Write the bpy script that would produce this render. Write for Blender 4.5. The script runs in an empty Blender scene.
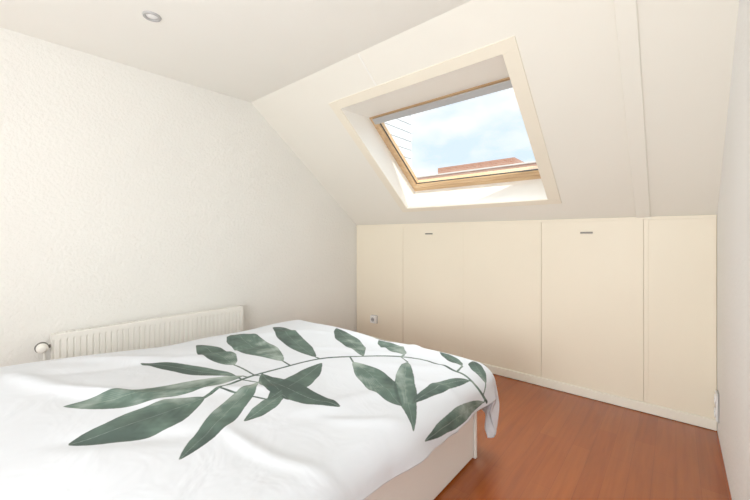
import bpy, bmesh, math, numpy as np
from mathutils import Vector, Matrix
H=1.25
C=bpy.context.scene.collection
def lin(c):
    return tuple(((x/255)/12.92 if x/255<=0.04045 else ((x/255+0.055)/1.055)**2.4) for x in c)+(1,)
def newmat(name):
    m=bpy.data.materials.new(name); m.use_nodes=True
    nt=m.node_tree; b=nt.nodes['Principled BSDF']; return m,nt,b
def mat(name,col,rough=.6,var=.04,scale=3,bump=0,bscale=60,metal=0):
    m,nt,b=newmat(name)
    tc=nt.nodes.new('ShaderNodeTexCoord')
    n=nt.nodes.new('ShaderNodeTexNoise'); n.inputs['Scale'].default_value=scale; n.inputs['Detail'].default_value=4
    nt.links.new(tc.outputs['Object'],n.inputs['Vector'])
    r=nt.nodes.new('ShaderNodeValToRGB')
    c=lin(col)
    r.color_ramp.elements[0].position=.3; r.color_ramp.elements[1].position=.7
    r.color_ramp.elements[0].color=tuple(x*(1-var) for x in c[:3])+(1,)
    r.color_ramp.elements[1].color=tuple(min(1,x*(1+var)) for x in c[:3])+(1,)
    nt.links.new(n.outputs['Fac'],r.inputs[0]); nt.links.new(r.outputs[0],b.inputs['Base Color'])
    b.inputs['Roughness'].default_value=rough; b.inputs['Metallic'].default_value=metal
    if bump>0:
        n2=nt.nodes.new('ShaderNodeTexNoise'); n2.inputs['Scale'].default_value=bscale; n2.inputs['Detail'].default_value=5
        nt.links.new(tc.outputs['Object'],n2.inputs['Vector'])
        bp=nt.nodes.new('ShaderNodeBump'); bp.inputs['Strength'].default_value=bump; bp.inputs['Distance'].default_value=.01
        nt.links.new(n2.outputs['Fac'],bp.inputs['Height']); nt.links.new(bp.outputs[0],b.inputs['Normal'])
    return m
M_wall=mat('plaster_wall',(236,234,227),.85,.02,1.5,.6,50)
M_wallr=mat('plaster_wall_side',(248,248,246),.85,.02,1.5,.45,60)
M_ceil=mat('ceiling_paint',(250,248,240),.8,.012,1.2,.05,90)
M_slope=mat('slope_paint',(245,241,229),.6,.015,1.2,.03,40)
M_cream=mat('cream_panel_paint',(246,235,212),.45,.015,1.5,.02,20)
M_trim=mat('cream_trim_paint',(248,242,226),.4,.01,2)
M_arch=mat('architrave_paint',(246,237,217),.4,.01,2)
M_reveal=mat('reveal_paint',(253,250,242),.5,.01,2)
M_white=mat('white_lacquer',(250,250,248),.3,.005,3)
M_rad=mat('radiator_enamel',(241,238,229),.3,.01,3)
M_dark=mat('dark_slot',(40,36,32),.6,.05,3)
M_chrome=mat('brushed_metal',(120,115,108),.45,.03,40,metal=.5)
M_alu=mat('grey_aluminium',(176,176,175),.4,.02,10)
M_bed=mat('bed_board',(249,246,238),.45,.02,2)
M_matt=mat('mattress_cloth',(235,233,228),.9,.02,5)
def woodmat(name,c1,c2,ax):
    m,nt,b=newmat(name)
    tc=nt.nodes.new('ShaderNodeTexCoord'); mp=nt.nodes.new('ShaderNodeMapping')
    s=[40,40,40]; s[ax]=2.5; mp.inputs['Scale'].default_value=s
    n=nt.nodes.new('ShaderNodeTexNoise'); n.inputs['Scale'].default_value=1.5; n.inputs['Detail'].default_value=5
    r=nt.nodes.new('ShaderNodeValToRGB'); r.color_ramp.elements[0].color=lin(c1); r.color_ramp.elements[1].color=lin(c2)
    r.color_ramp.elements[0].position=.3; r.color_ramp.elements[1].position=.7
    nt.links.new(tc.outputs['Object'],mp.inputs[0]); nt.links.new(mp.outputs[0],n.inputs['Vector']); nt.links.new(n.outputs['Fac'],r.inputs[0])
    nt.links.new(r.outputs[0],b.inputs['Base Color']); b.inputs['Roughness'].default_value=.4
    return m
M_pine=woodmat('lacquered_pine',(194,154,110),(214,180,136),0)
# floor
def floormat():
    m,nt,b=newmat('laminate_planks'); L=nt.links.new
    tc=nt.nodes.new('ShaderNodeTexCoord'); mp=nt.nodes.new('ShaderNodeMapping'); mp.inputs['Rotation'].default_value=(0,0,math.pi/2)
    L(tc.outputs['Object'],mp.inputs[0])
    br=nt.nodes.new('ShaderNodeTexBrick'); br.inputs['Scale'].default_value=1; br.inputs['Brick Width'].default_value=.8; br.inputs['Row Height'].default_value=.095
    br.inputs['Mortar Size'].default_value=.0008; br.inputs['Mortar Smooth'].default_value=.3; br.offset=.37
    br.inputs['Color1'].default_value=lin((150,72,27)); br.inputs['Color2'].default_value=lin((159,80,32)); br.inputs['Mortar'].default_value=lin((126,60,24))
    L(mp.outputs[0],br.inputs['Vector'])
    m2=nt.nodes.new('ShaderNodeMapping'); m2.inputs['Scale'].default_value=(28,1.7,1); L(tc.outputs['Object'],m2.inputs[0])
    n=nt.nodes.new('ShaderNodeTexNoise'); n.inputs['Scale'].default_value=1.4; n.inputs['Detail'].default_value=5; n.inputs['Distortion'].default_value=.5; L(m2.outputs[0],n.inputs['Vector'])
    r=nt.nodes.new('ShaderNodeValToRGB'); r.color_ramp.elements[0].color=(.80,.77,.74,1); r.color_ramp.elements[1].color=(1.08,1.07,1.06,1)
    r.color_ramp.elements[0].position=.3; r.color_ramp.elements[1].position=.7; L(n.outputs['Fac'],r.inputs[0])
    mx=nt.nodes.new('ShaderNodeMix'); mx.data_type='RGBA'; mx.blend_type='MULTIPLY'; mx.inputs[0].default_value=.8
    L(br.outputs['Color'],mx.inputs[6]); L(r.outputs[0],mx.inputs[7]); L(mx.outputs[2],b.inputs['Base Color'])
    b.inputs['Roughness'].default_value=.22
    return m
M_floor=floormat()
# ---------- builders
def setp(o,parent=None,label=None,category=None,kind=None,group=None):
    if parent: o.parent=parent
    if label: o['label']=label
    if category: o['category']=category
    if kind: o['kind']=kind
    if group: o['group']=group
    return o
def mesh(name,vs,fs,m,smooth=False,**k):
    me=bpy.data.meshes.new(name); me.from_pydata([tuple(v) for v in vs],[],fs); 
    bm=bmesh.new(); bm.from_mesh(me); bmesh.ops.recalc_face_normals(bm,faces=bm.faces[:]); bm.to_mesh(me); bm.free()
    me.materials.append(m); o=bpy.data.objects.new(name,me); C.objects.link(o)
    if smooth:
        for p in me.polygons: p.use_smooth=True
    return setp(o,**k)
BF=[(0,1,3,2),(4,6,7,5),(0,4,5,1),(2,3,7,6),(0,2,6,4),(1,5,7,3)]
def boxes(name,bs,m,bevel=0,xf=None,**k):
    vs=[];fs=[]
    for a,b in bs:
        n=len(vs)
        for x in (a[0],b[0]):
            for y in (a[1],b[1]):
                for z in (a[2],b[2]):
                    p=Vector((x,y,z)); vs.append(xf(p) if xf else p)
        fs+=[tuple(n+i for i in f) for f in BF]
    o=mesh(name,vs,fs,m,**k)
    if bevel:
        md=o.modifiers.new('bevel','BEVEL'); md.width=bevel; md.segments=2; md.limit_method='ANGLE'
    return o
def prism(name,poly,ext,m,**k):
    n=len(poly); e=Vector(ext)
    vs=[Vector(p) for p in poly]+[Vector(p)+e for p in poly]
    fs=[tuple(range(n)),tuple(range(2*n-1,n-1,-1))]+[(i,(i+1)%n,n+(i+1)%n,n+i) for i in range(n)]
    return mesh(name,vs,fs,m,**k)
def lathe(name,prof,m,seg=40,mtx=None,cap=True,**k):
    vs=[];fs=[]
    for r,z in prof:
        for i in range(seg):
            a=2*math.pi*i/seg; p=Vector((r*math.cos(a),r*math.sin(a),z)); vs.append(mtx@p if mtx else p)
    for j in range(len(prof)-1):
        for i in range(seg):
            fs.append((j*seg+i,j*seg+(i+1)%seg,(j+1)*seg+(i+1)%seg,(j+1)*seg+i))
    if cap:
        fs.append(tuple(range(seg))); fs.append(tuple((len(prof)-1)*seg+i for i in range(seg)))
    o=mesh(name,vs,fs,m,smooth=True,**k)
    md=o.modifiers.new('es','EDGE_SPLIT'); md.split_angle=math.radians(40)
    return o
def empty(name,loc,**k):
    o=bpy.data.objects.new(name,None); o.location=loc; C.objects.link(o); o.empty_display_size=.1; return setp(o,**k)
S=dict(kind='structure')
# ---------- room dims
YK=3.181; XR=.2025; ZK=1.395; ZC=2.52; YB=-2.8
def XL(y): return -3.036-.035*(2.4-y)
def zs(y): return 3.951-.8036*y
YS=(3.951-ZC)/.8036
N=Vector((0,.627,.779)).normalized()
UPS=Vector((0,-.779,.627)).normalized()
boxes('floor',[((-3.5,YB-.1,-.1),(XR+.12,YK+.1,0))],M_floor,label='reddish brown laminate plank floor',category='floor',**S)
def gable(xf,ext,name,m,lab):
    pts=[(YB-.1,-.05),(YK+.05,-.05),(YK+.05,zs(YK+.05)+.03),(YS,ZC+.03),(YB-.1,ZC+.03)]
    prism(name,[(xf(y),y,z) for y,z in pts],ext,m,label=lab,category='wall',**S)
gable(XL,(-.1,0,0),'wall_left',M_wall,'white textured plaster wall behind the radiator')
gable(lambda y:XR,(.1,0,0),'wall_right',M_wallr,'plain white plaster side wall')
boxes('wall_front',[((-3.2,YK,-.05),(XR+.05,YK+.1,ZK+.06))],M_cream,label='low cream knee wall under the sloping ceiling',category='wall',**S)
boxes('wall_back',[((-3.4,YB-.1,-.05),(XR+.05,YB,ZC+.03))],M_wall,label='plain plaster wall closing the room',category='wall',**S)
boxes('ceiling',[((-3.4,YB-.1,ZC),(XR+.05,YS,ZC+.1))],M_ceil,label='flat off-white painted ceiling',category='ceiling',**S)
hx0,hx1,hy0,hy1=-2.125,-.75,2.025,3.005
def quadpr(x0,x1,y0,y1):
    return [Vector((x0,y0,zs(y0))),Vector((x1,y0,zs(y0))),Vector((x1,y1,zs(y1))),Vector((x0,y1,zs(y1)))]
vs=[];fs=[]
for q in (quadpr(-3.25,hx0,YS,YK+.03),quadpr(hx1,XR+.05,YS,YK+.03),quadpr(hx0,hx1,YS,hy0),quadpr(hx0,hx1,hy1,YK+.03)):
    n=len(vs); vs+=q+[p+N*.1 for p in q]
    fs+=[(n,n+1,n+2,n+3),(n+4,n+7,n+6,n+5)]+[(n+i,n+(i+1)%4,n+4+(i+1)%4,n+4+i) for i in range(4)]
mesh('ceiling_slope',vs,fs,M_slope,label='sloping off-white attic ceiling panel around the skylight',category='sloping ceiling',**S)
O0=Vector((0,YK,ZK))
def SL(p): return Vector((p.x,0,0))+O0+UPS*p.y+N*p.z
def vof(y): return (YK-y)/.779
ox0,ox1=-2.11,-.765; oy0,oy1=2.04,2.99
tx0,tx1,ty0,ty1=-2.192,-.675,1.982,3.03
va,vb,vc,vd=vof(ty1),vof(oy1),vof(oy0),vof(ty0)
boxes('trim_1',[((tx0,va,-.010),(tx1,vb,-.0005)),((tx0,vc,-.010),(tx1,vd,-.0005)),((tx0,vb,-.010),(ox0,vc,-.0005)),((ox1,vb,-.010),(tx1,vc,-.0005))],M_arch,.002,SL,label='cream painted architrave around the skylight opening',category='window trim',**S)
boxes('trim_2',[((-.222,.0,-.016),(-.137,vof(YS)-.01,-.0005))],M_slope,.004,SL,label='cream batten running up the sloping ceiling',category='batten',**S)
boxes('trim_3',[((-1.678,vd+.001,-.005),(-1.668,vof(YS)-.01,-.0005))],M_ceil,0,SL,label='thin seam cover between ceiling panels',category='seam',**S)
wt=Vector((0,2.394,H+1.077)); wb=Vector((0,3.13,H+.485))
at=Vector((0,oy0,zs(oy0))); ab=Vector((0,oy1,zs(oy1)))
def X(v,x): return Vector((x,v.y,v.z))
th=.014
vs=[];fs=[]
def slab(q,off):
    n=len(vs); off=Vector(off); vs.extend(q+[p+off for p in q])
    fs.extend([(n,n+1,n+2,n+3),(n+4,n+7,n+6,n+5)]+[(n+i,n+(i+1)%4,n+4+(i+1)%4,n+4+i) for i in range(4)])
slab([X(ab,ox0),X(at,ox0),X(wt,ox0),X(wb,ox0)],(-th,0,0))
slab([X(ab,ox1),X(at,ox1),X(wt,ox1),X(wb,ox1)],(th,0,0))
slab([X(at,ox0),X(at,ox1),X(wt,ox1),X(wt,ox0)],(0,0,th))
slab([X(ab,ox0),X(ab,ox1),X(wb,ox1),X(wb,ox0)],(0,.845*th,-.534*th))
mesh('trim_5',vs,fs,M_reveal,label='white painted reveal lining of the skylight shaft',category='window reveal',**S)
# window
up=(wt-wb).normalized(); LEN=(wt-wb).length
nn=Vector((0,up.z,-up.y)).normalized()
WC=X(wb,(ox0+ox1)/2)
win=empty('window_1',WC,label='pine framed pivoting roof skylight with clear glass',category='skylight',**S)
def WL(p): return Vector((p.x,0,0))+up*p.y+nn*p.z
W=(ox1-ox0)/2+.012; e=.012
def fr(x,y0,y1,sw,bw,tw,z0,z1):
    return [((-x,y0,z0),(x,y0+bw,z1)),((-x,y1-tw,z0),(x,y1,z1)),((-x,y0+bw,z0),(-x+sw,y1-tw,z1)),((x-sw,y0+bw,z0),(x,y1-tw,z1))]
boxes('frame',fr(W,-e,LEN+e,.045,.05,.026,.001,.10),M_pine,.003,WL,parent=win)
boxes('sash',fr(W-.047,.052,LEN-.018,.036,.045,.036,-.012,.06),M_pine,.005,WL,parent=win)
boxes('ventilation_bar',[((-W+.05,LEN-.072,-.022),(W-.05,LEN-.014,-.013))],M_alu,.004,WL,parent=win,label='grey metal ventilation bar')
boxes('gasket',fr(W-.083,.097,LEN-.054,.006,.006,.006,.0,.012),M_dark,.001,WL,parent=win)
mg,nt,b=newmat('clear_glass')
tr=nt.nodes.new('ShaderNodeBsdfTransparent'); tr.inputs[0].default_value=(.97,.985,.98,1)
gl=nt.nodes.new('ShaderNodeBsdfGlossy'); gl.inputs['Roughness'].default_value=.02
mx=nt.nodes.new('ShaderNodeMixShader'); mx.inputs[0].default_value=.04
nt.links.new(tr.outputs[0],mx.inputs[1]); nt.links.new(gl.outputs[0],mx.inputs[2]); nt.links.new(mx.outputs[0],nt.nodes['Material Output'].inputs[0])
boxes('glass',[((-W+.084,.098,.018),(W-.084,LEN-.055,.024))],mg,0,WL,parent=win)
# ---------- knee wall panels
def panel(name,x0,x1,lab,cat,handle=None):
    o=boxes(name,[((x0,YK-.017,.0730),(x1,YK-.001,ZK-.0225))],M_cream,.001,label=lab,category=cat,**S)
    if handle is not None:
        h=boxes('handle',[((handle-.042,YK-.030,1.277),(handle+.042,YK-.022,1.290)),((handle-.042,YK-.022,1.277),(handle-.034,YK-.0175,1.290)),((handle+.034,YK-.022,1.277),(handle+.042,YK-.0175,1.290))],M_chrome,.002,parent=o,label='small brushed metal pull handle')
    return o
panel('wall_front_panel',-2.985,-2.2885,'plain cream board beside the cupboard doors','wall panel')
panel('door_1',-2.2868,-1.5927,'cream eaves cupboard door with small metal pull','cupboard door',-1.955)
panel('door_2',-1.591,-.8607,'cream fixed eaves cupboard panel without handle','cupboard door')
panel('door_3',-.859,-.1767,'cream eaves cupboard door with small metal pull next to batten','cupboard door',-.53)
panel('wall_front_panel',-.1750,XR-.004,'plain cream board in the corner','wall panel')
boxes('trim_6',[((-3.0,YK-.0175,ZK-.0218),(XR-.003,YK-.001,ZK-.002))],M_cream,.001,label='cream top rail above the cupboard doors',category='trim',**S)
boxes('trim_8',[((x-.0125,YK-.0205,.075),(x+.0125,YK-.0172,ZK-.023)) for x in (-2.303,-1.579,-.875,-.162)],M_cream,.001,label='slim cream cover strips beside the cupboard doors',category='trim',**S)
boxes('baseboard_front',[((-3.0,YK-.030,0.003),(XR-.002,YK-.001,.072))],M_trim,.004,label='cream skirting board along the knee wall',category='baseboard',**S)
# ---------- sockets
def socket(loc,rotz,n,dp,lab):
    r=empty('wall_socket',loc,label=lab,category='wall socket'); r.rotation_euler=(0,0,rotz)
    hh=.042*n
    boxes('shadow_rim',[((-.046,-.006,-hh-.004),(.046,-.0005,hh+.004))],M_alu,.002,parent=r)  # grey rim painted as the shadow gap around the cover plate
    boxes('cover_plate',[((-.042,-dp,-hh),(.042,-.0065,hh))],M_white,.004,parent=r)
    for i in range(n):
        zc=(i-(n-1)/2)*.082
        mt=Matrix.Translation((0,-dp-.0005,zc))@Matrix.Rotation(math.radians(90),4,'X')
        lathe('socket_well',[(.030,-.0003),(.030,.004),(.026,.004),(.024,.0006)],M_white,32,mt,parent=r)
        lathe('socket_recess',[(.0235,.0007),(.0235,.0016)],M_alu,32,mt,parent=r)
        boxes('pin_hole',[((-.0125,-dp-.0030,zc-.0035),(-.0065,-dp-.0022,zc+.0035)),((.0065,-dp-.0030,zc-.0035),(.0125,-dp-.0022,zc+.0035))],M_dark,.0,parent=r)
    return r
socket((-2.700,YK-.017,.285),0,1,.036,'white single wall socket on the cream panel')
socket((XR,3.05,.20),-math.pi/2,2,.016,'white double wall socket low on the side wall')
# ---------- ceiling spot
sp=empty('ceiling_spotlight',(-2.293,.715,ZC),label='small round recessed ceiling spotlight with metal rim',category='ceiling light')
lathe('rim',[(.030,-.003),(.034,-.009),(.044,-.009),(.048,-.0005),(.030,-.0005)],M_alu,48,parent=sp,cap=False)
lathe('lamp',[(.0295,-.0008),(.026,-.004),(.012,-.006)],M_white,32,parent=sp)
# ---------- radiator
ra=math.radians(-2)
rad=empty('radiator',(XL(.38)+.004,.38,.13),label='white steel panel radiator with vertical flutes and valve',category='radiator'); rad.rotation_euler=(0,0,ra)
RL,RH=1.27,.50
def fluted(name,xf,sgn):
    p=.0334; nf=38; ys=[0];dep=[0]
    for i in range(nf):
        y0=i*p
        for f,dd in ((.0,0),(.06,0),(.18,1),(.34,1),(.46,0),(.98,0)):
            ys.append(y0+f*p+.0003); dep.append(dd)
    ys.append(RL);dep.append(0)
    zr=[(0,0),(.012,0),(.03,1),(RH-.044,1),(RH-.030,0),(RH-.004,0),(RH,-.6)]
    vs=[];fs=[]
    for z,a in zr:
        for y,dd in zip(ys,dep):
            vs.append((xf-sgn*(.007*dd*max(a,0)+ (.006 if a<0 else 0)),y,z))
    n=len(ys)
    for j in range(len(zr)-1):
        for i in range(n-1): fs.append((j*n+i,j*n+i+1,(j+1)*n+i+1,(j+1)*n+i))
    o=mesh(name,vs,fs,M_rad,parent=rad)
    md=o.modifiers.new('s','SOLIDIFY'); md.thickness=.002; md.offset=0
    return o
fluted('front_panel',.10,1)
fluted('rear_panel',.035,-1)
boxes('top_grille',[((.033,0,RH-.012),(.041,RL,RH)),((.083,0,RH-.012),(.0905,RL,RH))]+[((.041,.004+i*.0197,RH-.010),(.083,.012+i*.0197,RH-.002)) for i in range(64)],M_rad,0,parent=rad)
boxes('side_cover',[((.030,-.003,.02),(.0995,-.0005,RH-.004))],M_rad,.001,parent=rad)
boxes('side_cover',[((.030,RL+.0005,.02),(.0995,RL+.003,RH-.004))],M_rad,.001,parent=rad)
boxes('bracket',[((.001,.2,.05),(.033,.23,.45))],M_rad,0,parent=rad)
boxes('bracket',[((.001,1.04,.05),(.033,1.07,.45))],M_rad,0,parent=rad)
mt=Matrix.Translation((.062,-.004,.425))@Matrix.Rotation(math.radians(90),4,'X')
lathe('valve',[(.011,-.002),(.011,.018),(.016,.018),(.016,.034),(.010,.036)],M_chrome,24,mt,parent=rad)
mt=Matrix.Translation((.068,-.045,.425))@Matrix.Rotation(math.radians(90),4,'Y')
lathe('valve_collar',[(.020,-.02),(.034,-.004),(.034,.006),(.022,.008)],M_chrome,32,mt,parent=rad,label='metal valve collar')
lathe('valve_knob',[(.022,.0085),(.028,.011),(.029,.020),(.025,.023),(.029,.026),(.029,.038),(.022,.042),(.026,.045),(.024,.054),(.018,.060),(.008,.062)],M_rad,32,mt,parent=rad,label='round white ribbed thermostatic valve knob')
lathe('pipe',[(.0075,-.1295),(.0075,.41)],M_rad,20,Matrix.Translation((.052,-.03,0)),parent=rad)
# ---------- bed
bed=empty('bed',(-1.735,.8,0),label='cream panel bed with drawers under the mattress',category='bed')
def BT(p): return p-Vector((-1.735,.8,0))
bx,by=-.858,1.90
boxes('bed_frame',[((-2.6,-.3,.27),(bx,by,.345)),((-2.6,-.3,0),(-2.58,by,.27)),((-2.58,by-.02,0),(bx,by,.27)),((-2.58,-.3,0),(bx,-.28,.27)),((-2.58,-.28,.0),(-.90,by-.02,.03)),((bx-.022,.775,0),(bx,.80,.27))],M_bed,.003,BT,parent=bed)
boxes('drawer',[((bx-.030,-.275,.012),(bx-.010,.770,.262))],M_bed,.003,BT,parent=bed)
boxes('drawer',[((bx-.030,.805,.012),(bx-.010,by-.025,.262))],M_bed,.003,BT,parent=bed)
boxes('mattress',[((-2.59,-.29,.346),(bx-.01,by-.01,.45))],M_matt,.03,BT,parent=bed)
# ---------- duvet
U0,U1,V0,V1=-2.55,-.892,-.25,1.945; R=.105
def smooth(a,b,x):
    t=np.clip((x-a)/(b-a),0,1); return t*t*(3-2*t)
def sheet(u,v):
    qx=np.clip(u,U0,U1); qy=np.clip(v,-9,V1)
    dx=u-qx; dy=v-qy; d=np.sqrt(dx*dx+dy*dy); dd=np.maximum(d,1e-9); ex=dx/dd; ey=dy/dd
    fx=(1-np.exp(-((qx-U0)/.20)**2))*(1-np.exp(-((U1-qx)/.30)**2))
    fy=(1-np.exp(-((V1-qy)/.28)**2))
    top=.520+.055*fx*fy+.025*smooth(1.3,.2,qy)+.050*smooth(-1.6,-2.5,qx)*smooth(1.0,.1,qy)
    w=.008*np.sin(7*u+2*np.sin(3*v)+1)*np.sin(5*v+1.3)+.003*np.sin(13*(u*.8+v*.6)+2*np.sin(4*u))
    for (a,b,c2,d2,amp,wd) in ((-2.5,.3,-1.9,.9,.016,.05),(-2.3,.15,-1.5,.5,.016,.045),(-1.5,.2,-1.0,1.0,-.012,.045),(-1.3,.5,-.95,1.4,.012,.04),(-2.4,1.1,-1.9,1.8,.012,.045),(-1.2,1.5,-.9,1.9,.012,.04),(-1.9,.3,-1.3,.9,.011,.035),(-1.7,1.4,-1.2,1.75,.010,.04),(-2.2,.2,-2.0,1.2,-.012,.04),(-1.1,.9,-.8,1.2,.010,.03),(-1.25,.6,-.8,.75,.010,.03),(-1.0,1.5,-.75,1.6,.008,.03),(-1.5,1.6,-1.3,2.1,.010,.035)):
        L=math.hypot(c2-a,d2-b); tx,ty=(c2-a)/L,(d2-b)/L
        t=(u-a)*tx+(v-b)*ty; s=-(u-a)*ty+(v-b)*tx+.03*np.sin(6*t)
        w=w+amp*np.exp(-(s/wd)**2)*smooth(-.1,.15,t)*smooth(L+.1,L-.15,t)
    arc=R*math.pi/2
    th=np.clip(d/R,0,math.pi/2); hang=np.maximum(d-arc,0)
    cn_=4*ex*ey*ex*ey
    hang=hang*(1+.42*cn_**5)
    h=R*np.sin(th); drop=R*(1-np.cos(th))+hang
    a=u-v
    k=smooth(.05,.3,d)
    h=h+k*(.007*np.sin(17*a+1)+.003*np.sin(37*a+2*np.sin(9*a)))+.020*k+k*cn_*.022*np.sin(24*a+.8)-.030*cn_*smooth(.25,.45,d)
    st=np.sin(th); ct=np.cos(th)
    x=qx+ex*(h+w*st); y=qy+ey*(h+w*st); z=top+w*ct-drop
    z=np.maximum(z,.02)
    return x,y,z
st=.005; FH=.38
nu=int((U1-U0+.52)/st); nv=int((V1-V0+FH)/st)
sv=np.linspace(0,1,nv); su=np.linspace(0,1,nu)
vv=V0+sv*(V1-V0+FH)
dR=np.interp(vv,[0,.5,.8,1.1,1.5,1.94,2.1,2.2,2.325],[.19,.19,.195,.21,.225,.24,.27,.28,.25])
SU,VV=np.meshgrid(su,vv)
UU=(U0-.22)+SU*((U1+dR[:,None])-(U0-.22))
x,y,z=sheet(UU,VV)
P=np.stack([x,y,z],-1).reshape(-1,3)
idx=np.arange(nu*nv).reshape(nv,nu)
F=np.stack([idx[:-1,:-1],idx[:-1,1:],idx[1:,1:],idx[1:,:-1]],-1).reshape(-1,4)
Uf=UU.reshape(-1); Vf=VV.reshape(-1)
# printed branch, in cloth coordinates (metres along the sheet): base, tip, two side points of each leaf
LV=[((-1.598,0.852),(-2.117,0.607),(-1.949,0.772),(-1.787,0.722)),((-1.764,0.932),(-2.271,0.957),(-2.174,1.048),(-1.923,0.872)),
((-1.619,1.133),(-2.495,1.293),(-2.123,1.318),(-1.852,1.043)),((-1.52,1.278),(-2.445,1.624),(-2.009,1.538),(-1.776,1.288)),
((-1.365,1.498),(-2.062,1.944),(-1.756,1.849),(-1.577,1.543)),((-1.233,1.714),(-1.627,1.954),(-1.452,1.939),(-1.374,1.729)),
((-0.909,1.819),(-1.137,1.964),(-1.031,1.949),(-1.025,1.859))]
mm='07621864090819540828193408271814157808771765025117360532156004961463064714790221154504111341041114630887115504311334061212100612152409471065103212911017121008871279082214341248141610221272100712850912121406771285079712040772154709621229088713980967134508571339138808991233112514231120124811581644078611630993130309131373081917390878127809161584085414280686180407361213076514580682149314630647152808121557096715221173143113781305157411451754094617440790175406751834'
nums=[(-int(mm[i:i+4])/1000,int(mm[i+4:i+8])/1000) for i in range(0,len(mm),8)]
for i in range(12): LV.append(tuple(nums[4*i:4*i+4]))
SV=nums[48:]
field=np.full(Uf.shape,-.05); tone=np.zeros(Uf.shape); vein=np.full(Uf.shape,.05); along=np.zeros(Uf.shape); cnt=np.zeros(Uf.shape)
for k,(B,T,s1,s2) in enumerate(LV):
    B=np.array(B);T=np.array(T); L=np.linalg.norm(T-B); t=(T-B)/L; nrm=np.array([-t[1],t[0]])
    o1=np.dot(np.array(s1)-B,nrm); o2=np.dot(np.array(s2)-B,nrm); w=abs(o1-o2)/2; c=(o1+o2)/2
    a=((Uf-B[0])*t[0]+(Vf-B[1])*t[1])/L; s=(Uf-B[0])*nrm[0]+(Vf-B[1])*nrm[1]-c*4*a*(1-a)
    ac=np.clip(a,0,1)
    hw=w*np.sin(math.pi*ac**.95)**.78*(1+.04*np.sin(ac*19+k))
    g=np.where((a<0)|(a>1),-.02-.05*np.abs(a-ac),hw-np.abs(s))
    cnt+=smooth(-.002,.002,g)
    m=g>field; field=np.where(m,g,field); tone=np.where(m,((k*.37)%1),tone); vein=np.where(m,np.abs(s),vein); along=np.where(m,a+.4*s/w,along)
def seg(A,B,w):
    global field,tone,vein
    A=np.array(A);B=np.array(B); L=np.linalg.norm(B-A)+1e-6; t=(B-A)/L
    a=np.clip((Uf-A[0])*t[0]+(Vf-A[1])*t[1],0,L)
    g=w-np.hypot(Uf-A[0]-a*t[0],Vf-A[1]-a*t[1]); m=g>field
    field=np.where(m,g,field); tone=np.where(m,.3,tone); vein=np.where(m,.05,vein)
def catmull(ps,n=8):
    out=[]; q=[ps[0]]+list(ps)+[ps[-1]]
    for i in range(1,len(q)-2):
        p0,p1,p2,p3=[np.array(z_) for z_ in q[i-1:i+3]]
        for j in range(n):
            t=j/n; out.append(.5*((2*p1)+(-p0+p2)*t+(2*p0-5*p1+4*p2-p3)*t*t+(-p0+3*p1-3*p2+p3)*t**3))
    out.append(np.array(ps[-1])); return out
SS=catmull(SV,4)
for i in range(len(SS)-1): seg(SS[i],SS[i+1],.0085)
for l in LV:
    j=min(SS,key=lambda q:np.linalg.norm(q-np.array(l[0])))
    if np.linalg.norm(j-np.array(l[0]))<.25: seg(l[0],j,.0055)
me=bpy.data.meshes.new('duvet')
me.vertices.add(len(P)); me.vertices.foreach_set('co',P.astype(np.float32).ravel())
me.loops.add(F.size); me.loops.foreach_set('vertex_index',F.astype(np.int32).ravel())
me.polygons.add(len(F)); me.polygons.foreach_set('loop_start',np.arange(0,F.size,4,dtype=np.int32))
me.update(calc_edges=True); me.validate()
me.polygons.foreach_set('use_smooth',np.ones(len(F),dtype=bool))
for nme,arr in (('leaf_field',np.clip(field,-.05,.05)),('leaf_tone',tone),('leaf_vein',np.clip(vein,0,.05)),('leaf_along',np.clip(along,-1,2)),('leaf_count',cnt),('sheet_u',Uf),('sheet_v',Vf)):
    at_=me.attributes.new(nme,'FLOAT','POINT'); at_.data.foreach_set('value',arr.astype(np.float32))
duv=bpy.data.objects.new('duvet',me); C.objects.link(duv)
setp(duv,label='white duvet printed with a grey-green leafy branch, spread over the bed',category='duvet')
md=duv.modifiers.new('s','SOLIDIFY'); md.thickness=.016; md.offset=-1
m,nt,b=newmat('printed_cotton'); Lk=nt.links.new
def attr(n):
    a=nt.nodes.new('ShaderNodeAttribute'); a.attribute_name=n; return a.outputs['Fac']
def mr(inp,a,b2,c,d):
    r=nt.nodes.new('ShaderNodeMapRange'); Lk(inp,r.inputs[0]); 
    for i,vv_ in enumerate((a,b2,c,d)): r.inputs[i+1].default_value=vv_
    return r.outputs[0]
def mth(op,a,b2):
    n=nt.nodes.new('ShaderNodeMath'); n.operation=op
    for i,q in enumerate((a,b2)):
        if isinstance(q,(int,float)): n.inputs[i].default_value=q
        else: Lk(q,n.inputs[i])
    return n.outputs[0]
cb=nt.nodes.new('ShaderNodeCombineXYZ'); Lk(attr('sheet_u'),cb.inputs[0]); Lk(attr('sheet_v'),cb.inputs[1])
nz=nt.nodes.new('ShaderNodeTexNoise'); nz.inputs['Scale'].default_value=8; nz.inputs['Detail'].default_value=3; nz.inputs['Roughness'].default_value=.5; Lk(cb.outputs[0],nz.inputs['Vector'])
nz2=nt.nodes.new('ShaderNodeTexNoise'); nz2.inputs['Scale'].default_value=45; nz2.inputs['Detail'].default_value=2; Lk(cb.outputs[0],nz2.inputs['Vector'])
fld=mth('ADD',attr('leaf_field'),mth('MULTIPLY',mth('SUBTRACT',nz2.outputs['Fac'],.5),.004))
mask=mr(fld,-.0014,.0018,0,.96)
tn=mth('ADD',mr(attr('leaf_tone'),0,1,-.62,-.15),mr(attr('leaf_along'),0,1,.36,-.12))
vst=mth('SINE',mth('ADD',mth('MULTIPLY',attr('leaf_along'),60),mth('MULTIPLY',attr('leaf_vein'),-420)),0)
tn=mth('ADD',tn,mth('MULTIPLY',vst,.04))
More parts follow.
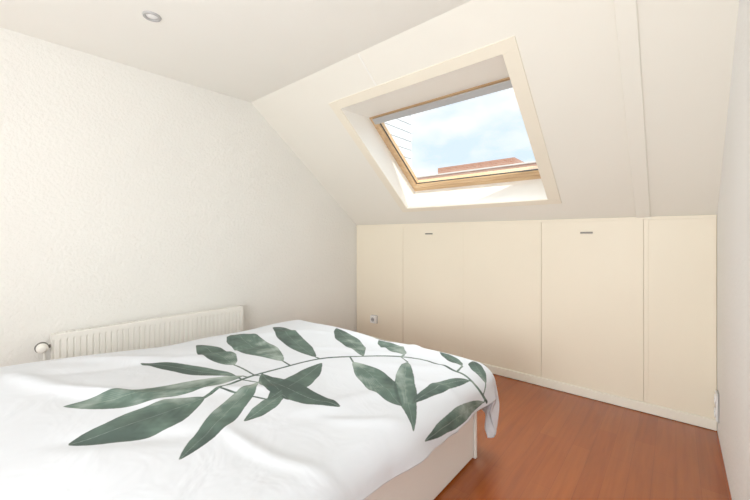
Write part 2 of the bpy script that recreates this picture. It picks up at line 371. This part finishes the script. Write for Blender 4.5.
tn=mth('ADD',tn,mr(attr('leaf_count'),1,2,0,-.25))
tn=mth('ADD',tn,mr(attr('leaf_field'),.001,.006,-.10,0))
ad=mth('ADD',mth('MULTIPLY',nz.outputs['Fac'],1.45),mth('SUBTRACT',tn,.08))
cr=nt.nodes.new('ShaderNodeValToRGB'); Lk(ad,cr.inputs[0])
cr.color_ramp.elements[0].position=.08; cr.color_ramp.elements[0].color=lin((40,64,53))
cr.color_ramp.elements[1].position=1.0; cr.color_ramp.elements[1].color=lin((166,180,170))
el=cr.color_ramp.elements.new(.5); el.color=lin((76,101,87))
vm=mr(attr('leaf_vein'),.0008,.003,.45,0)
m1=nt.nodes.new('ShaderNodeMix'); m1.data_type='RGBA'; Lk(vm,m1.inputs[0]); Lk(cr.outputs[0],m1.inputs[6]); m1.inputs[7].default_value=lin((150,164,153))
m2=nt.nodes.new('ShaderNodeMix'); m2.data_type='RGBA'; Lk(mask,m2.inputs[0]); m2.inputs[6].default_value=lin((224,228,234)); Lk(m1.outputs[2],m2.inputs[7])
Lk(m2.outputs[2],b.inputs['Base Color']); b.inputs['Roughness'].default_value=.9
n3=nt.nodes.new('ShaderNodeTexNoise'); n3.inputs['Scale'].default_value=5; n3.inputs['Detail'].default_value=3; n3.inputs['Distortion'].default_value=.8; Lk(cb.outputs[0],n3.inputs['Vector'])
bp=nt.nodes.new('ShaderNodeBump'); bp.inputs['Strength'].default_value=.4; bp.inputs['Distance'].default_value=.02; Lk(n3.outputs['Fac'],bp.inputs['Height']); Lk(bp.outputs[0],b.inputs['Normal'])
me.materials.append(m)
# ---------- exterior
vs=[];fs=[]
pitch=.11; xx=-2.62
for i in range(20):
    z0=1.5+i*pitch; n=len(vs); ya=max(2.3,(4.13-z0)/.8036)
    vs+=[(xx+.009,ya,z0),(xx+.009,3.80,z0),(xx,3.80,z0+pitch),(xx,ya,z0+pitch),(xx-.2,ya,z0),(xx-.2,3.80,z0),(xx-.2,3.80,z0+pitch),(xx-.2,ya,z0+pitch)]
    fs+=[(n,n+1,n+2,n+3),(n+4,n+7,n+6,n+5),(n,n+4,n+5,n+1),(n+1,n+5,n+6,n+2),(n+3,n+2,n+6,n+7),(n,n+3,n+7,n+4)]
mesh('dormer_side',vs,fs,mat('white_clapboard',(200,202,204),.6,.01,2),label='white clapboard side of a neighbouring dormer on the roof',category='dormer')
def brickm():
    m,nt,b=newmat('red_brick'); tc=nt.nodes.new('ShaderNodeTexCoord'); mp=nt.nodes.new('ShaderNodeMapping'); mp.inputs['Rotation'].default_value=(math.pi/2,0,0)
    br=nt.nodes.new('ShaderNodeTexBrick'); br.inputs['Scale'].default_value=3; br.inputs['Color1'].default_value=lin((164,108,84)); br.inputs['Color2'].default_value=lin((180,124,100)); br.inputs['Mortar'].default_value=lin((180,156,138))
    nt.links.new(tc.outputs['Object'],mp.inputs[0]); nt.links.new(mp.outputs[0],br.inputs['Vector']); nt.links.new(br.outputs['Color'],b.inputs['Base Color']); return m
MB=brickm()
M_cop=mat('stone_coping',(215,208,198),.7,.03,3)
b1=empty('brick_building',(-8,16.5,-6),label='red brick building top with pale coping seen outside',category='building')
def B1(p): return p-Vector((-8,16.5,-6))
boxes('facade',[((-14,15,-6),(-3.4,18,4.24))],MB,0,B1,parent=b1)
boxes('coping',[((-14.05,14.95,4.242),(-3.35,18.05,4.30))],M_cop,.01,B1,parent=b1)
boxes('roof_structure',[((-8.9,15.2,4.301),(-5.2,17.4,4.63))],MB,.01,B1,parent=b1)
# ---------- lights
def area(name,loc,tgt,size,sy,pw,col):
    l=bpy.data.lights.new(name,'AREA'); l.shape='RECTANGLE'; l.size=size; l.size_y=sy; l.energy=pw; l.color=col
    o=bpy.data.objects.new(name,l); o.location=loc; o.rotation_euler=(Vector(tgt)-Vector(loc)).to_track_quat('-Z','Y').to_euler(); C.objects.link(o)
area('rear_fill_light',(-.8,-2.7,1.4),(-1.4,3,1.8),1.8,1.9,82,(.925,.965,1))  # added fill behind the camera; the back wall has no window
area('outdoor_fill_light',(-1.45,4.2,5.2),(-1.45,2.5,1.6),2.4,2.0,290,(.97,.985,1))  # added lamp outdoors, out of view above the skylight, imitating window daylight
area('ceiling_fill_light',(-.7,-.9,1.0),(-.8,.6,2.5),1.2,1.2,35,(.95,.972,.985))  # added unseen fill to lift the ceiling; no lamp fitting stands here
sun=bpy.data.lights.new('sun','SUN'); sun.energy=5; sun.angle=.02; sun.color=(1,.96,.88)
so=bpy.data.objects.new('sun',sun); so.rotation_euler=Vector((-.55,.5,-.75)).to_track_quat('-Z','Y').to_euler(); C.objects.link(so)
# ---------- world
w=bpy.data.worlds.new('sky'); bpy.context.scene.world=w; w.use_nodes=True; nt=w.node_tree; bg=nt.nodes['Background']
tc=nt.nodes.new('ShaderNodeTexCoord'); mp=nt.nodes.new('ShaderNodeMapping'); mp.inputs['Scale'].default_value=(1,1,2.2)
nz=nt.nodes.new('ShaderNodeTexNoise'); nz.inputs['Scale'].default_value=3.2; nz.inputs['Detail'].default_value=7; nz.inputs['Roughness'].default_value=.55
r=nt.nodes.new('ShaderNodeValToRGB'); r.color_ramp.elements[0].position=.42; r.color_ramp.elements[0].color=lin((212,231,247)); r.color_ramp.elements[1].position=.55; r.color_ramp.elements[1].color=lin((248,250,252))
nt.links.new(tc.outputs['Generated'],mp.inputs[0]); nt.links.new(mp.outputs[0],nz.inputs['Vector']); nt.links.new(nz.outputs['Fac'],r.inputs[0]); nt.links.new(r.outputs[0],bg.inputs[0]); bg.inputs[1].default_value=1.6
# ---------- camera
cam=bpy.data.cameras.new('camera'); co=bpy.data.objects.new('camera',cam); C.objects.link(co)
co.location=(0,0,H); co.rotation_euler=(math.pi/2,0,math.atan2(.6484,.7613)); cam.lens=353.4/750*36; cam.sensor_width=36; cam.shift_y=-13/750; cam.clip_start=.02
bpy.context.scene.camera=co
vs_=bpy.context.scene.view_settings
vs_.view_transform='Standard'; vs_.exposure=-.34; vs_.gamma=1.16
